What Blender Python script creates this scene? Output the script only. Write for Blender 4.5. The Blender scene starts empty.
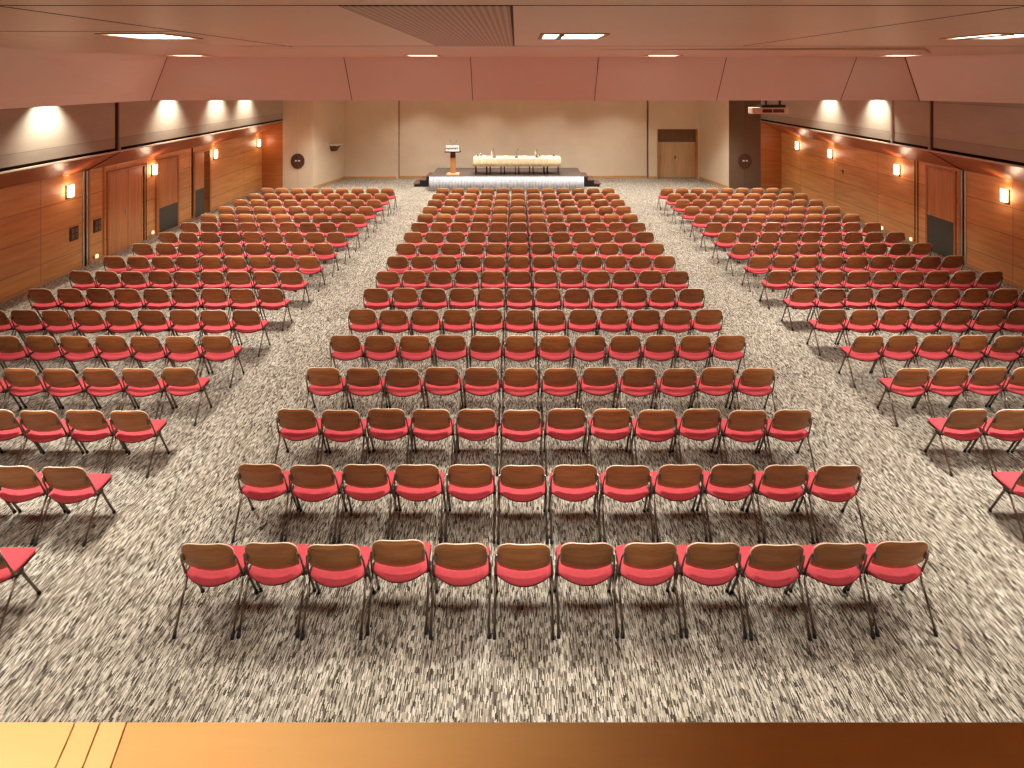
import bpy, bmesh, math, random
from mathutils import Vector, Matrix
random.seed(7)
C = bpy.context.scene.collection
F = 620.0; XV = 516.0; HZ = 78.0; CAMZ = 4.8

# ------------------------------------------------------------------ materials
def newmat(name):
    m = bpy.data.materials.new(name); m.use_nodes = True
    nt = m.node_tree; nt.nodes.clear()
    out = nt.nodes.new('ShaderNodeOutputMaterial'); b = nt.nodes.new('ShaderNodeBsdfPrincipled')
    nt.links.new(b.outputs[0], out.inputs[0])
    return m, nt, b
def L(c):
    return tuple(((v/255)/12.92 if v/255 <= .04045 else ((v/255+.055)/1.055)**2.4) for v in c)+(1,)
def plain(name, rgb, rough=.6, metal=0, spec=.5, var=.06, scale=8):
    m, nt, b = newmat(name); c = L(rgb)
    tc = nt.nodes.new('ShaderNodeTexCoord'); n = nt.nodes.new('ShaderNodeTexNoise'); n.inputs['Scale'].default_value = scale
    n.inputs['Detail'].default_value = 3
    r = nt.nodes.new('ShaderNodeValToRGB')
    r.color_ramp.elements[0].position = .3; r.color_ramp.elements[1].position = .7
    r.color_ramp.elements[0].color = tuple(v*(1-var) for v in c[:3])+(1,)
    r.color_ramp.elements[1].color = tuple(min(1, v*(1+var)) for v in c[:3])+(1,)
    nt.links.new(tc.outputs['Object'], n.inputs['Vector']); nt.links.new(n.outputs[0], r.inputs[0]); nt.links.new(r.outputs[0], b.inputs['Base Color'])
    b.inputs['Roughness'].default_value = rough; b.inputs['Metallic'].default_value = metal
    b.inputs['Specular IOR Level'].default_value = spec
    return m
def emit(name, rgb, s):
    m, nt, b = newmat(name); b.inputs['Base Color'].default_value = L(rgb)
    b.inputs['Emission Color'].default_value = L(rgb); b.inputs['Emission Strength'].default_value = s
    return m
def node(nt, t, **k):
    n = nt.nodes.new(t)
    for a, v in k.items(): setattr(n, a, v)
    return n
def wood(name, dark, light, grain=(1, 1, 1), rough=.4, spec=.4, perobj=None, island=False, brick=None, noise=2.2, seamdark=.35, coat=0):
    """wood grain stretched along axes by `grain` scales; brick=(axis, width, height, offset along, offset up)"""
    m, nt, b = newmat(name); tc = node(nt, 'ShaderNodeTexCoord')
    mp = node(nt, 'ShaderNodeMapping'); mp.inputs['Scale'].default_value = grain
    nt.links.new(tc.outputs['Object'], mp.inputs[0])
    n = node(nt, 'ShaderNodeTexNoise'); n.inputs['Scale'].default_value = noise; n.inputs['Detail'].default_value = 6; n.inputs['Roughness'].default_value = .62
    nt.links.new(mp.outputs[0], n.inputs['Vector'])
    r = node(nt, 'ShaderNodeValToRGB'); r.color_ramp.elements[0].position = .3; r.color_ramp.elements[1].position = .72
    r.color_ramp.elements[0].color = L(dark); r.color_ramp.elements[1].color = L(light)
    nt.links.new(n.outputs[0], r.inputs[0]); col = r.outputs[0]
    if perobj or island:
        hv = node(nt, 'ShaderNodeHueSaturation')
        if island:
            g = node(nt, 'ShaderNodeNewGeometry'); rnd = g.outputs['Random Per Island']
        else:
            g = node(nt, 'ShaderNodeObjectInfo'); rnd = g.outputs['Random']
        mr = node(nt, 'ShaderNodeMapRange'); mr.inputs[3].default_value = .78; mr.inputs[4].default_value = 1.15
        nt.links.new(rnd, mr.inputs[0]); nt.links.new(mr.outputs[0], hv.inputs['Value']); nt.links.new(col, hv.inputs['Color']); col = hv.outputs[0]
        if not island:
            ad = node(nt, 'ShaderNodeVectorMath', operation='ADD'); sc = node(nt, 'ShaderNodeMath', operation='MULTIPLY'); sc.inputs[1].default_value = 37
            nt.links.new(rnd, sc.inputs[0]); nt.links.new(tc.outputs['Object'], ad.inputs[0]); nt.links.new(sc.outputs[0], ad.inputs[1]); nt.links.new(ad.outputs[0], mp.inputs[0])
    if brick:
        ax, w, h, ox, oz = brick
        sp = node(nt, 'ShaderNodeSeparateXYZ'); nt.links.new(tc.outputs['Object'], sp.inputs[0])
        cb = node(nt, 'ShaderNodeCombineXYZ')
        a1 = node(nt, 'ShaderNodeMath', operation='ADD'); a1.inputs[1].default_value = ox
        a2 = node(nt, 'ShaderNodeMath', operation='ADD'); a2.inputs[1].default_value = oz
        nt.links.new(sp.outputs[ax], a1.inputs[0]); nt.links.new(sp.outputs['Z'], a2.inputs[0])
        nt.links.new(a1.outputs[0], cb.inputs[0]); nt.links.new(a2.outputs[0], cb.inputs[1])
        br = node(nt, 'ShaderNodeTexBrick'); br.offset = 0; br.squash = 1
        br.inputs['Scale'].default_value = 1; br.inputs['Mortar Size'].default_value = .007; br.inputs['Mortar Smooth'].default_value = .2
        br.inputs['Brick Width'].default_value = w; br.inputs['Row Height'].default_value = h
        br.inputs['Color1'].default_value = (.86, .86, .86, 1); br.inputs['Color2'].default_value = (1.1, 1.1, 1.1, 1)
        br.inputs['Mortar'].default_value = (seamdark,)*3+(1,)
        nt.links.new(cb.outputs[0], br.inputs['Vector'])
        mx = node(nt, 'ShaderNodeMix', data_type='RGBA', blend_type='MULTIPLY'); mx.inputs[0].default_value = 1
        nt.links.new(col, mx.inputs[6]); nt.links.new(br.outputs['Color'], mx.inputs[7]); col = mx.outputs[2]
    nt.links.new(col, b.inputs['Base Color'])
    b.inputs['Roughness'].default_value = rough; b.inputs['Specular IOR Level'].default_value = spec
    b.inputs['Coat Weight'].default_value = coat
    return m
def carpet():
    m, nt, b = newmat('carpet'); tc = node(nt, 'ShaderNodeTexCoord')
    # short woven dashes: cells 17 mm wide and 10 cm long, each with its own tone
    sp = node(nt, 'ShaderNodeSeparateXYZ'); nt.links.new(tc.outputs['Object'], sp.inputs[0])
    def mth(op, a, bb=None):
        n = node(nt, 'ShaderNodeMath', operation=op)
        for i, v in enumerate((a, bb)):
            if v is None: continue
            if isinstance(v, (int, float)): n.inputs[i].default_value = v
            else: nt.links.new(v, n.inputs[i])
        return n.outputs[0]
    u = mth('MULTIPLY', sp.outputs['X'], 125); cx = mth('FLOOR', u)
    wn = node(nt, 'ShaderNodeTexWhiteNoise', noise_dimensions='1D'); nt.links.new(cx, wn.inputs['W'])
    v = mth('ADD', mth('MULTIPLY', sp.outputs['Y'], 19.0), mth('MULTIPLY', wn.outputs[0], 17)); cy = mth('FLOOR', v)
    cb = node(nt, 'ShaderNodeCombineXYZ'); nt.links.new(cx, cb.inputs[0]); nt.links.new(cy, cb.inputs[1])
    w2 = node(nt, 'ShaderNodeTexWhiteNoise', noise_dimensions='3D'); nt.links.new(cb.outputs[0], w2.inputs['Vector'])
    r = node(nt, 'ShaderNodeValToRGB'); cr = r.color_ramp; cr.interpolation = 'CONSTANT'
    pts = [(0, (66, 60, 52)), (.16, (108, 100, 88)), (.34, (140, 131, 117)), (.52, (164, 155, 139)), (.7, (186, 178, 161)), (.88, (208, 200, 184))]
    while len(cr.elements) < len(pts): cr.elements.new(.5)
    for e, (p, c) in zip(cr.elements, pts): e.position = p; e.color = L(c)
    nt.links.new(w2.outputs[0], r.inputs[0])
    n = node(nt, 'ShaderNodeTexNoise'); n.inputs['Scale'].default_value = 1.3; n.inputs['Detail'].default_value = 3
    nt.links.new(tc.outputs['Object'], n.inputs['Vector'])
    r2 = node(nt, 'ShaderNodeValToRGB'); r2.color_ramp.elements[0].position = .35; r2.color_ramp.elements[1].position = .65
    r2.color_ramp.elements[0].color = (.9, .88, .85, 1); r2.color_ramp.elements[1].color = (1, 1, 1, 1)
    nt.links.new(n.outputs[0], r2.inputs[0])
    mx = node(nt, 'ShaderNodeMix', data_type='RGBA', blend_type='MULTIPLY'); mx.inputs[0].default_value = 1
    nt.links.new(r.outputs[0], mx.inputs[6]); nt.links.new(r2.outputs[0], mx.inputs[7])
    nt.links.new(mx.outputs[2], b.inputs['Base Color']); b.inputs['Roughness'].default_value = .95; b.inputs['Specular IOR Level'].default_value = .1
    return m
def stripes(name, c1, c2, axis, period, rough=.7, lo=.25, hi=.75):
    m, nt, b = newmat(name); tc = node(nt, 'ShaderNodeTexCoord'); sp = node(nt, 'ShaderNodeSeparateXYZ')
    nt.links.new(tc.outputs['Object'], sp.inputs[0])
    a = node(nt, 'ShaderNodeMath', operation='MULTIPLY'); a.inputs[1].default_value = 2*math.pi/period
    s = node(nt, 'ShaderNodeMath', operation='SINE'); mr = node(nt, 'ShaderNodeMapRange'); mr.inputs[1].default_value = -1
    r = node(nt, 'ShaderNodeValToRGB'); r.color_ramp.elements[0].position = lo; r.color_ramp.elements[1].position = hi
    r.color_ramp.elements[0].color = L(c1); r.color_ramp.elements[1].color = L(c2)
    nt.links.new(sp.outputs[axis], a.inputs[0]); nt.links.new(a.outputs[0], s.inputs[0]); nt.links.new(s.outputs[0], mr.inputs[0]); nt.links.new(mr.outputs[0], r.inputs[0])
    nt.links.new(r.outputs[0], b.inputs['Base Color']); b.inputs['Roughness'].default_value = rough
    return m
def dots(name, base, hole, pitch):
    m, nt, b = newmat(name); tc = node(nt, 'ShaderNodeTexCoord'); mp = node(nt, 'ShaderNodeMapping')
    mp.inputs['Scale'].default_value = (1/pitch, 1/pitch, 0); nt.links.new(tc.outputs['Object'], mp.inputs[0])
    vo = node(nt, 'ShaderNodeTexVoronoi'); vo.inputs['Scale'].default_value = 1; vo.inputs['Randomness'].default_value = 0
    nt.links.new(mp.outputs[0], vo.inputs['Vector'])
    r = node(nt, 'ShaderNodeValToRGB'); r.color_ramp.elements[0].position = .26; r.color_ramp.elements[1].position = .32
    r.color_ramp.elements[0].color = L(hole); r.color_ramp.elements[1].color = L(base)
    nt.links.new(vo.outputs['Distance'], r.inputs[0]); nt.links.new(r.outputs[0], b.inputs['Base Color']); b.inputs['Roughness'].default_value = .5
    return m

M = {}
M['carpet'] = carpet()
M['ceil'] = plain('ceiling_paint', (222, 190, 164), .36, 0, .45, .03, .6)
M['fascia'] = plain('fascia_paint', (236, 218, 202), .5, 0, .3, .03, .6)
M['perf'] = dots('perforated_ceiling', (198, 166, 142), (130, 96, 78), .05)
M['hall'] = plain('hall_ceiling', (190, 150, 120), .8)
M['seamline'] = plain('seam_line', (70, 38, 28), .8)
M['endwall'] = plain('end_wall_paint', (228, 210, 184), .85, 0, .2, .03, 1.5)
M['shadedwall'] = plain('end_wall_paint_shaded', (120, 98, 80), .85, 0, .2, .04, 1.5)  # darker copy of the end wall paint; shade at far right is in the colour
M['upper'] = wood('acoustic_panel', (172, 160, 142), (184, 172, 154), (1, .3, 1), .8, .2, brick=('Y', 60, .9, 10, -3.28+.9*4), seamdark=.6)
M['wallwood'] = wood('wall_veneer', (216, 150, 86), (242, 186, 118), (1, .35, 5), .36, .45, brick=('Y', 2.68, .658, -14.35+2.68*10, -1.132+.658*4))
M['retwood'] = wood('return_veneer', (176, 104, 52), (204, 132, 72), (.35, 1, 6), .36, .45)
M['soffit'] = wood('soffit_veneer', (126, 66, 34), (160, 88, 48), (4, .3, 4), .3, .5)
M['door'] = wood('door_veneer', (196, 130, 78), (224, 162, 104), (5, 5, .25), .38, .45)
M['frame'] = wood('door_frame_veneer', (176, 108, 60), (204, 138, 84), (3, 3, .3), .38, .45)
M['paledoor'] = wood('pale_door_veneer', (206, 172, 130), (226, 194, 152), (4, 4, .3), .5, .3)
M['transom'] = wood('transom_veneer', (112, 80, 54), (130, 96, 66), (4, 4, .3), .5, .3)
M['base'] = wood('skirting_veneer', (198, 150, 98), (216, 170, 116), (.5, .5, 3), .5, .3)
M['kick'] = plain('kick_plate_metal', (84, 86, 82), .45, .3, .4)
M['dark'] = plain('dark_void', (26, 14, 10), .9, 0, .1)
M['darkbrown'] = plain('dark_brown_gap', (66, 42, 32), .8)
M['alu'] = plain('brushed_aluminium', (205, 196, 184), .35, .7)
M['cream'] = plain('cream_metal_strip', (226, 206, 180), .5)
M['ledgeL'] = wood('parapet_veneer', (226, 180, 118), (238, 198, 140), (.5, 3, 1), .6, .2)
M['ledgeR'] = wood('parapet_veneer_shaded', (214, 158, 98), (228, 178, 116), (.4, 3, 1), .6, .2)  # same veneer as the left, toned down; shade painted into the colour
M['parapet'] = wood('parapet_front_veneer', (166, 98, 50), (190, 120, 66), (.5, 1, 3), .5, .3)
M['back'] = wood('chair_ply', (154, 93, 44), (190, 124, 66), (1.2, 1, 8), .36, .5, perobj=True, noise=3)
M['backfar'] = wood('chair_ply_far', (154, 93, 44), (190, 124, 66), (1.2, 1, 8), .36, .5, island=True, noise=3)
M['rim'] = plain('ply_edge', (255, 236, 206), .5)
M['red'] = plain('red_upholstery', (200, 76, 82), .85, 0, .2, .05, 30)
M['redshell'] = plain('seat_underside', (92, 26, 26), .7, 0, .3)
M['chrome'] = plain('leg_metal', (120, 104, 90), .28, .85)
M['cast'] = plain('cast_bracket', (58, 50, 44), .4, .6)
M['strap'] = plain('back_strap', (120, 106, 92), .35, .7)
M['rubber'] = plain('black_rubber', (26, 20, 18), .7)
M['skirt'] = plain('white_pleated_cloth', (194, 200, 208), .85, 0, .2)
M['stage'] = wood('stage_boards', (88, 74, 66), (108, 92, 82), (1, 1, 1), .6, .3, brick=('X', 1.0, 50, 0, 20), seamdark=.5)
M['stepcarpet'] = plain('step_tread', (112, 84, 70), .8, 0, .2, .2, 20)
M['cloth'] = plain('cream_tablecloth', (232, 218, 180), .85, 0, .2)
M['black'] = plain('black_plastic', (20, 18, 18), .5)
M['white'] = plain('white_plastic', (236, 230, 222), .5)
M['signwhite'] = plain('sign_white', (238, 234, 230), .5)
M['signgrey'] = plain('sign_grey_mark', (96, 92, 94), .6)
M['podwood'] = wood('podium_veneer', (178, 116, 66), (206, 146, 90), (4, 4, .3), .45, .3)
M['poddark'] = wood('podium_dark_veneer', (84, 36, 22), (106, 50, 30), (4, 4, .3), .45, .3)
M['podbase'] = wood('podium_base', (226, 186, 134), (236, 200, 150), (.5, 3, 3), .45, .3)
M['grille'] = plain('dark_brown_plate', (86, 60, 46), .5, .2)
M['sconce'] = emit('lit_opal_glass', (255, 226, 200), 7)
M['lens'] = emit('lit_diffuser', (255, 236, 212), 5)
M['glow'] = emit('small_lit_cap', (255, 214, 160), 1.5)
M['glass'] = newmat('clear_glass')[0]
_b = [n for n in M['glass'].node_tree.nodes if n.type == 'BSDF_PRINCIPLED'][0]
_b.inputs['Transmission Weight'].default_value = .85; _b.inputs['Roughness'].default_value = .05; _b.inputs['Base Color'].default_value = (.95, .95, .93, 1)

# ------------------------------------------------------------------ mesh helpers
class MB:
    def __init__(s): s.b = bmesh.new()
    def box(s, x0, x1, y0, y1, z0, z1, bev=0, mat=0, M4=None):
        vs = [s.b.verts.new((x, y, z)) for x in (x0, x1) for y in (y0, y1) for z in (z0, z1)]
        fs = []
        for q in ((0, 1, 3, 2), (4, 6, 7, 5), (0, 4, 5, 1), (2, 3, 7, 6), (0, 2, 6, 4), (1, 5, 7, 3)):
            f = s.b.faces.new([vs[i] for i in q]); f.material_index = mat; fs.append(f)
        if M4: bmesh.ops.transform(s.b, matrix=M4, verts=vs)
        if bev:
            es = {e for f in fs for e in f.edges}
            bmesh.ops.bevel(s.b, geom=list(es), offset=bev, segments=2, affect='EDGES', profile=.5)
        return s
    def tube(s, pts, r, n=10, mat=0, caps=True, up=Vector((1, 0, 0))):
        pts = [Vector(p) for p in pts]; rs = r if isinstance(r, (list, tuple)) else [r]*len(pts); rings = []
        for i, p in enumerate(pts):
            t = (pts[min(i+1, len(pts)-1)]-pts[max(i-1, 0)]).normalized()
            u = up if abs(t.dot(up)) < .95 else Vector((0, 1, 0))
            a = t.cross(u).normalized(); c = t.cross(a).normalized()
            rings.append([s.b.verts.new(p+a*rs[i]*math.cos(2*math.pi*k/n)+c*rs[i]*math.sin(2*math.pi*k/n)) for k in range(n)])
        for A, B in zip(rings, rings[1:]):
            for k in range(n):
                f = s.b.faces.new((A[k], A[(k+1) % n], B[(k+1) % n], B[k])); f.smooth = True; f.material_index = mat
        if caps:
            for R in (rings[0][::-1], rings[-1]):
                f = s.b.faces.new(R); f.material_index = mat
        return s
    def lathe(s, prof, cx=0, cy=0, n=20, mat=0):
        rings = [[s.b.verts.new((cx+r*math.cos(2*math.pi*k/n), cy+r*math.sin(2*math.pi*k/n), z)) for k in range(n)] for r, z in prof]
        for A, B in zip(rings, rings[1:]):
            for k in range(n):
                f = s.b.faces.new((A[k], A[(k+1) % n], B[(k+1) % n], B[k])); f.smooth = True; f.material_index = mat
        s.b.faces.new(rings[0][::-1]).material_index = mat; s.b.faces.new(rings[-1]).material_index = mat
        return s
    def prism(s, poly, z0, z1, mat=0):
        a = [s.b.verts.new((x, y, z0)) for x, y in poly]; c = [s.b.verts.new((x, y, z1)) for x, y in poly]
        s.b.faces.new(a[::-1]).material_index = mat; s.b.faces.new(c).material_index = mat
        for i in range(len(poly)):
            j = (i+1) % len(poly); s.b.faces.new((a[i], a[j], c[j], c[i])).material_index = mat
        return s
    def hull(s, A, B, mat=0):   # two matching loops of 3-D points joined into a solid
        a = [s.b.verts.new(p) for p in A]; c = [s.b.verts.new(p) for p in B]
        s.b.faces.new(a[::-1]).material_index = mat; s.b.faces.new(c).material_index = mat
        for i in range(len(A)):
            j = (i+1) % len(A); s.b.faces.new((a[i], a[j], c[j], c[i])).material_index = mat
        return s
    def mesh(s, name, mats):
        bmesh.ops.recalc_face_normals(s.b, faces=s.b.faces)
        me = bpy.data.meshes.new(name); s.b.to_mesh(me); s.b.free()
        for m in (mats if isinstance(mats, (list, tuple)) else [mats]): me.materials.append(m)
        return me
    def build(s, name, mats, parent=None):
        o = bpy.data.objects.new(name, s.mesh(name, mats)); C.objects.link(o)
        if parent: o.parent = parent
        return o
def tag(o, label=None, cat=None, group=None, kind=None):
    if label: o['label'] = label
    if cat: o['category'] = cat
    if group: o['group'] = group
    if kind: o['kind'] = kind
    return o
def empty(name, loc, rz=0, **k):
    o = bpy.data.objects.new(name, None); C.objects.link(o); o.location = loc; o.rotation_euler = (0, 0, rz); o.empty_display_size = .1
    return tag(o, **k)
def struct(name, mb, mats, label=None, parent=None, cat=None):
    o = mb.build(name, mats, parent)
    if parent is None:
        tag(o, label, cat or name.split('_')[0], None, 'structure')
    return o
def bx(x0, x1, y0, y1, z0, z1, bev=0): return MB().box(min(x0, x1), max(x0, x1), min(y0, y1), max(y0, y1), z0, z1, bev)

XL, XR = -11.0, 11.5; UL, UR = -10.1, 10.6
YD = 26.85; YE = 29.55; YM = 29.72; YB = -4.0; HC = 4.7
# ------------------------------------------------------------------ floor, ceilings
struct('floor', bx(-11.6, 12.1, YB, 31, -.2, 0), M['carpet'], 'grey and beige streaked woven carpet over the whole hall')
zt, zb, dt, db = 5.268, 4.272, 13.9, 14.6
top = [(-7.1, YB), (-7.35, 8.7), (-7.82, dt), (8.72, dt), (10.0, 11.6), (10.0, YB)]
bot = [(-8.75, YB), (-8.75, 8.7), (-8.6, db), (9.5, db), (10.6, 12.6)]
mb = MB(); mb.prism(top, zt, zt+.12)
struct('ceiling', mb, M['ceil'], 'smooth pinkish brown ceiling over the near part of the hall')
mb = MB()
segs = [((-7.1, YB), (-8.75, YB)), ((-7.35, 8.7), (-8.75, 8.7)), ((-7.82, dt), (-8.6, db)), ((8.72, dt), (9.5, db)), ((10.0, 11.6), (10.6, 12.6)), ((10.0, YB), (10.6, YB))]
names = ['side fold of the ceiling bulkhead along the left wall', None, 'wide brown ceiling bulkhead spanning the hall', 'angled right fold of the ceiling bulkhead']
fl = []
def fascia(nm, a, b, label):
    (tx0, ty0), (bx0, by0) = a; (tx1, ty1), (bx1, by1) = b
    up = Vector((0, 0, .1))
    A = [Vector((tx0, ty0, zt)), Vector((tx1, ty1, zt)), Vector((bx1, by1, zb)), Vector((bx0, by0, zb))]
    n = (A[1]-A[0]).cross(A[3]-A[0]).normalized()
    if n.z < 0: n = -n
    B = [p+n*.07 for p in A]
    struct(nm, MB().hull(A, B), M['fascia'], label)
fascia('trim_1', segs[0], segs[1], 'far left end of the ceiling bulkhead fold near the balcony')
fascia('trim_2', segs[1], segs[2], 'slanted ceiling bulkhead fold running along the left wall')
fascia('trim_3', segs[2], segs[3], 'wide slanted ceiling bulkhead spanning the hall')
fascia('trim_4', segs[3], segs[4], 'angled right fold of the ceiling bulkhead')
fascia('trim_18', segs[4], segs[5], 'right side fold of the ceiling bulkhead beside the right wall')
# dark joints on the bulkhead
mb = MB()
def joint(t, b_, w=.012):
    tx, ty = t; x, y = b_
    a = Vector((tx, ty, zt)); c = Vector((x, y, zb)); mb.tube([a, c], w, 6)
for x in (-3.86, -1.02, 1.85, 4.72, 7.64): joint((x, dt), (x, db), .008)
joint(segs[2][0], segs[2][1], .009); joint(segs[3][0], segs[3][1], .013)
struct('trim_5', mb, M['seamline'], 'dark joints between the bulkhead panels')
mb = MB()
def cs(x0, x1, y0, y1): mb.box(x0, x1, y0, y1, zt-.003, zt+.01)
cs(-3.36, -3.345, -1, 9.3); cs(-.04, -.02, 4.0, 9.0); cs(-1.145, -1.13, 4, 9.0); cs(-8, 10.6, 3.98, 3.992); cs(-7.2, 10.5, 9.05, 9.062)
cs(-7.2, -3.35, 6.2, 6.212); cs(3.3, 3.308, 4, 9)
struct('trim_6', mb, M['seamline'], 'thin dark joints between the ceiling boards')
mb = MB(); mb.box(-1.13, -.04, 4.0, 9.05, zt-.006, zt+.02)
struct('trim_7', mb, M['perf'], 'finely perforated panel set in the near ceiling')
# folded relief on the near ceiling, left and right
mb = MB(); mb.hull([(-7.0, 4.4, zt+.01), (-3.5, 9.9, zt+.01), (-7.45, 10.6, zt+.01)], [(-7.0, 4.4, zt-.002), (-3.5, 9.9, zt-.002), (-7.45, 10.6, zt-.05)])
struct('trim_8', mb, M['ceil'], 'shallow triangular fold in the left ceiling')
mb = MB(); mb.hull([(1.2, 10.2, zt+.01), (8.2, 12.2, zt+.01), (6.2, 9.4, zt+.01)], [(1.2, 10.2, zt-.002), (8.2, 12.2, zt-.002), (6.2, 9.4, zt-.05)])
struct('trim_9', mb, M['ceil'], 'shallow triangular fold in the right ceiling')
# ceiling of the far hall behind the bulkhead
mb = MB()
mb.prism([(-8.6, db), (9.5, db), (10.7, 12.5), (11.7, 12.5), (11.7, 31), (-11.2, 31), (-11.2, YB), (-8.75, YB), (-8.75, 8.7)], HC, HC+.1)
struct('ceiling_far', mb, M['hall'], 'flat ceiling of the far hall behind the bulkhead')

# ------------------------------------------------------------------ side walls
T = .2
def wallseg(mb, x, out, y0, y1, z0, z1):
    mb.box(min(x, x+out), max(x, x+out), y0, y1, z0, z1)
mb = MB()
wallseg(mb, XL, -T, YB, 21.84, 0, 2.46); wallseg(mb, XL, -T, 22.22, YD+.2, 0, 2.46); wallseg(mb, XL, -T, 21.84, 22.22, 2.2, 2.46)
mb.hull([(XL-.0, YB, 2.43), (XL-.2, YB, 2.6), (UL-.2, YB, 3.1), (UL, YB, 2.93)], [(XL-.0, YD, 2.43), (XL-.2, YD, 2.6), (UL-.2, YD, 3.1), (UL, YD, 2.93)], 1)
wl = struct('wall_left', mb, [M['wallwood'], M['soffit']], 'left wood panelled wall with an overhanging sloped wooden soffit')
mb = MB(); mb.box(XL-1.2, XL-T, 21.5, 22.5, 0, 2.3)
struct('wall_left_recess', mb, M['dark'], 'dark space behind the open left door', cat='wall')
mb = MB()
wallseg(mb, XR, T, YB, YD+.2, 0, 2.46)
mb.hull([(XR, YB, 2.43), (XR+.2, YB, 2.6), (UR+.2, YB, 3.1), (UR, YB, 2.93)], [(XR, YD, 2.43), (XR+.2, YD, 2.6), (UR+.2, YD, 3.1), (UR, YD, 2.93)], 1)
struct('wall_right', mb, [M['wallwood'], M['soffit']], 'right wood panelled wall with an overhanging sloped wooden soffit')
mb = MB(); mb.box(UL-.1, UL, YB, 15.62, 3.03, 5.3); mb.box(UL-.1, UL, 15.72, YD, 3.03, 4.75)
struct('wall_left_upper', mb, M['upper'], 'cream acoustic panels high on the left wall', cat='wall')
mb = MB(); mb.box(UR, UR+.1, YB, 15.8, 3.03, 5.3); mb.box(UR, UR+.1, 15.92, 17.42, 3.03, 4.75); mb.box(UR, UR+.1, 17.5, YD, 3.03, 4.75)
struct('wall_right_upper', mb, M['upper'], 'cream acoustic panels high on the right wall', cat='wall')
# ledge channel + aluminium strip
for nm, X, o, lab in (('trim_10', UL, 1, 'dark channel and pale metal strip along the left ledge'), ('trim_11', UR, -1, 'dark channel and pale metal strip along the right ledge')):
    mb = MB()
    mb.box(min(X-o*.12, X-o*.02), max(X-o*.12, X-o*.02), YB, YD, 2.95, 3.06, mat=0)
    mb.box(min(X-o*.02, X+o*.03), max(X-o*.02, X+o*.03), YB, YD, 2.92, 2.955, mat=1)
    struct(nm, mb, [M['dark'], M['cream']], lab)
# vertical posts
def post(nm, X, UX, y, o, lab):
    mb = MB()
    for k, (a, b_, mi, out) in enumerate(((-.13, -.07, 0, .02), (-.07, -.02, 1, .015), (-.02, .03, 0, .04), (.03, .08, 1, .015), (.08, .14, 2, .02))):
        mb.box(min(X, X+o*out), max(X, X+o*out), y+a, y+b_, 0, 2.43, mat=mi)
    struct(nm, mb, [M['alu'], M['dark'], M['frame']], lab)
    mb = MB(); mb.box(min(UX-o*.02, UX+o*.02), max(UX-o*.02, UX+o*.02), y-.2, y-.14, 2.96, 4.7, mat=1); mb.box(min(UX-o*.05, UX+o*.05), max(UX-o*.05, UX+o*.05), y-.14, y-.07, 2.96, 4.7, mat=0)
    mb.hull([(X+o*.0, y-.01, 2.425), (UX, y-.01, 2.925), (UX, y-.01, 2.915), (X+o*.01, y-.01, 2.41)], [(X, y+.02, 2.425), (UX, y+.02, 2.925), (UX, y+.02, 2.915), (X+o*.01, y+.02, 2.41)], 1)
    struct(nm+'_upper', mb, [M['upper'], M['darkbrown']], lab.replace('post', 'post of the upper wall'), cat='trim')
post('trim_12', XL, UL, 15.85, 1, 'vertical metal post dividing the left wood wall')
post('trim_13', XR, UR, 15.95, -1, 'vertical metal post dividing the right wood wall')
mb = MB(); mb.box(UR-.03, UR+.01, 17.42, 17.5, 2.96, 4.7, mat=0)
mb.box(XR-.02, XR, 17.72, 17.735, 0, 2.43, mat=1); mb.box(XR-.02, XR, 17.85, 17.865, 0, 2.43, mat=1)
struct('trim_14', mb, [M['alu'], M['dark']], 'pale vertical strip and dark joint beside the right door')
# baseboards
def baseb(nm, mb, lab): struct(nm, mb, M['base'], lab, cat='baseboard')
mb = MB()
for a, b_ in ((YB, 15.7), (16.0, 16.6), (18.45, 18.95), (20.15, 21.1), (22.3, YD)): mb.box(XL, XL+.02, a, b_, 0, .09)
baseb('baseboard_left', mb, 'pale wooden skirting along the left wall')
mb = MB()
for a, b_ in ((YB, 15.8), (17.4, YD)): mb.box(XR-.02, XR, a, b_, 0, .09)
baseb('baseboard_right', mb, 'pale wooden skirting along the right wall')

# side doors (parts in world coordinates)
def side_door(nm, X, o, y0, y1, h, leaves, lab, kick, kick_h=.95, handle=None):
    root = empty(nm, (X, (y0+y1)/2, 0), label=lab, cat='door', kind='structure')
    cy = (y0+y1)/2
    def part(n, mb, m, par=root): 
        ob = mb.build(n, m, par); return ob
    def b_(x0, x1, ya, yb, z0, z1): 
        a, c = sorted((o*x0, o*x1)); return (a, c, ya-cy, yb-cy, z0, z1)
    mb = MB(); w = .07
    mb.box(*b_(0, .035, y0-w, y0, 0, h+w)); mb.box(*b_(0, .035, y1, y1+w, 0, h+w)); mb.box(*b_(0, .035, y0, y1, h, h+w))
    part('door_frame', mb, M['frame'])
    n = len(leaves)
    for i, (a, c) in enumerate(leaves):
        leaf = part('door_leaf', MB().box(*b_(0, .02, a+.008, c-.008, .01, h-.008)), M['door'])
        if kick[i]:
            part('kick_plate', MB().box(*b_(.02, .028, a+.02, c-.02, .02, kick_h)), M['kick'], leaf)
        if handle is not None and i == handle[0]:
            hy = handle[1]-cy
            mb = MB().tube([(o*.02, hy, 1.05), (o*.07, hy, 1.05), (o*.07, hy+handle[2]*.11, 1.05)], .011, 8, up=Vector((0, 0, 1)))
            mb.box(*b_(.02, .028, handle[1]-.025, handle[1]+.025, .95, 1.12)); part('door_handle', mb, M['alu'], leaf)
    return root
side_door('door_1', XL, 1, 16.72, 18.3, 2.2, [(16.72, 17.55), (17.55, 18.22)], 'tall wooden double door nearest the balcony on the left wall', [0, 0], handle=(0, 17.45, -1))
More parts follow.
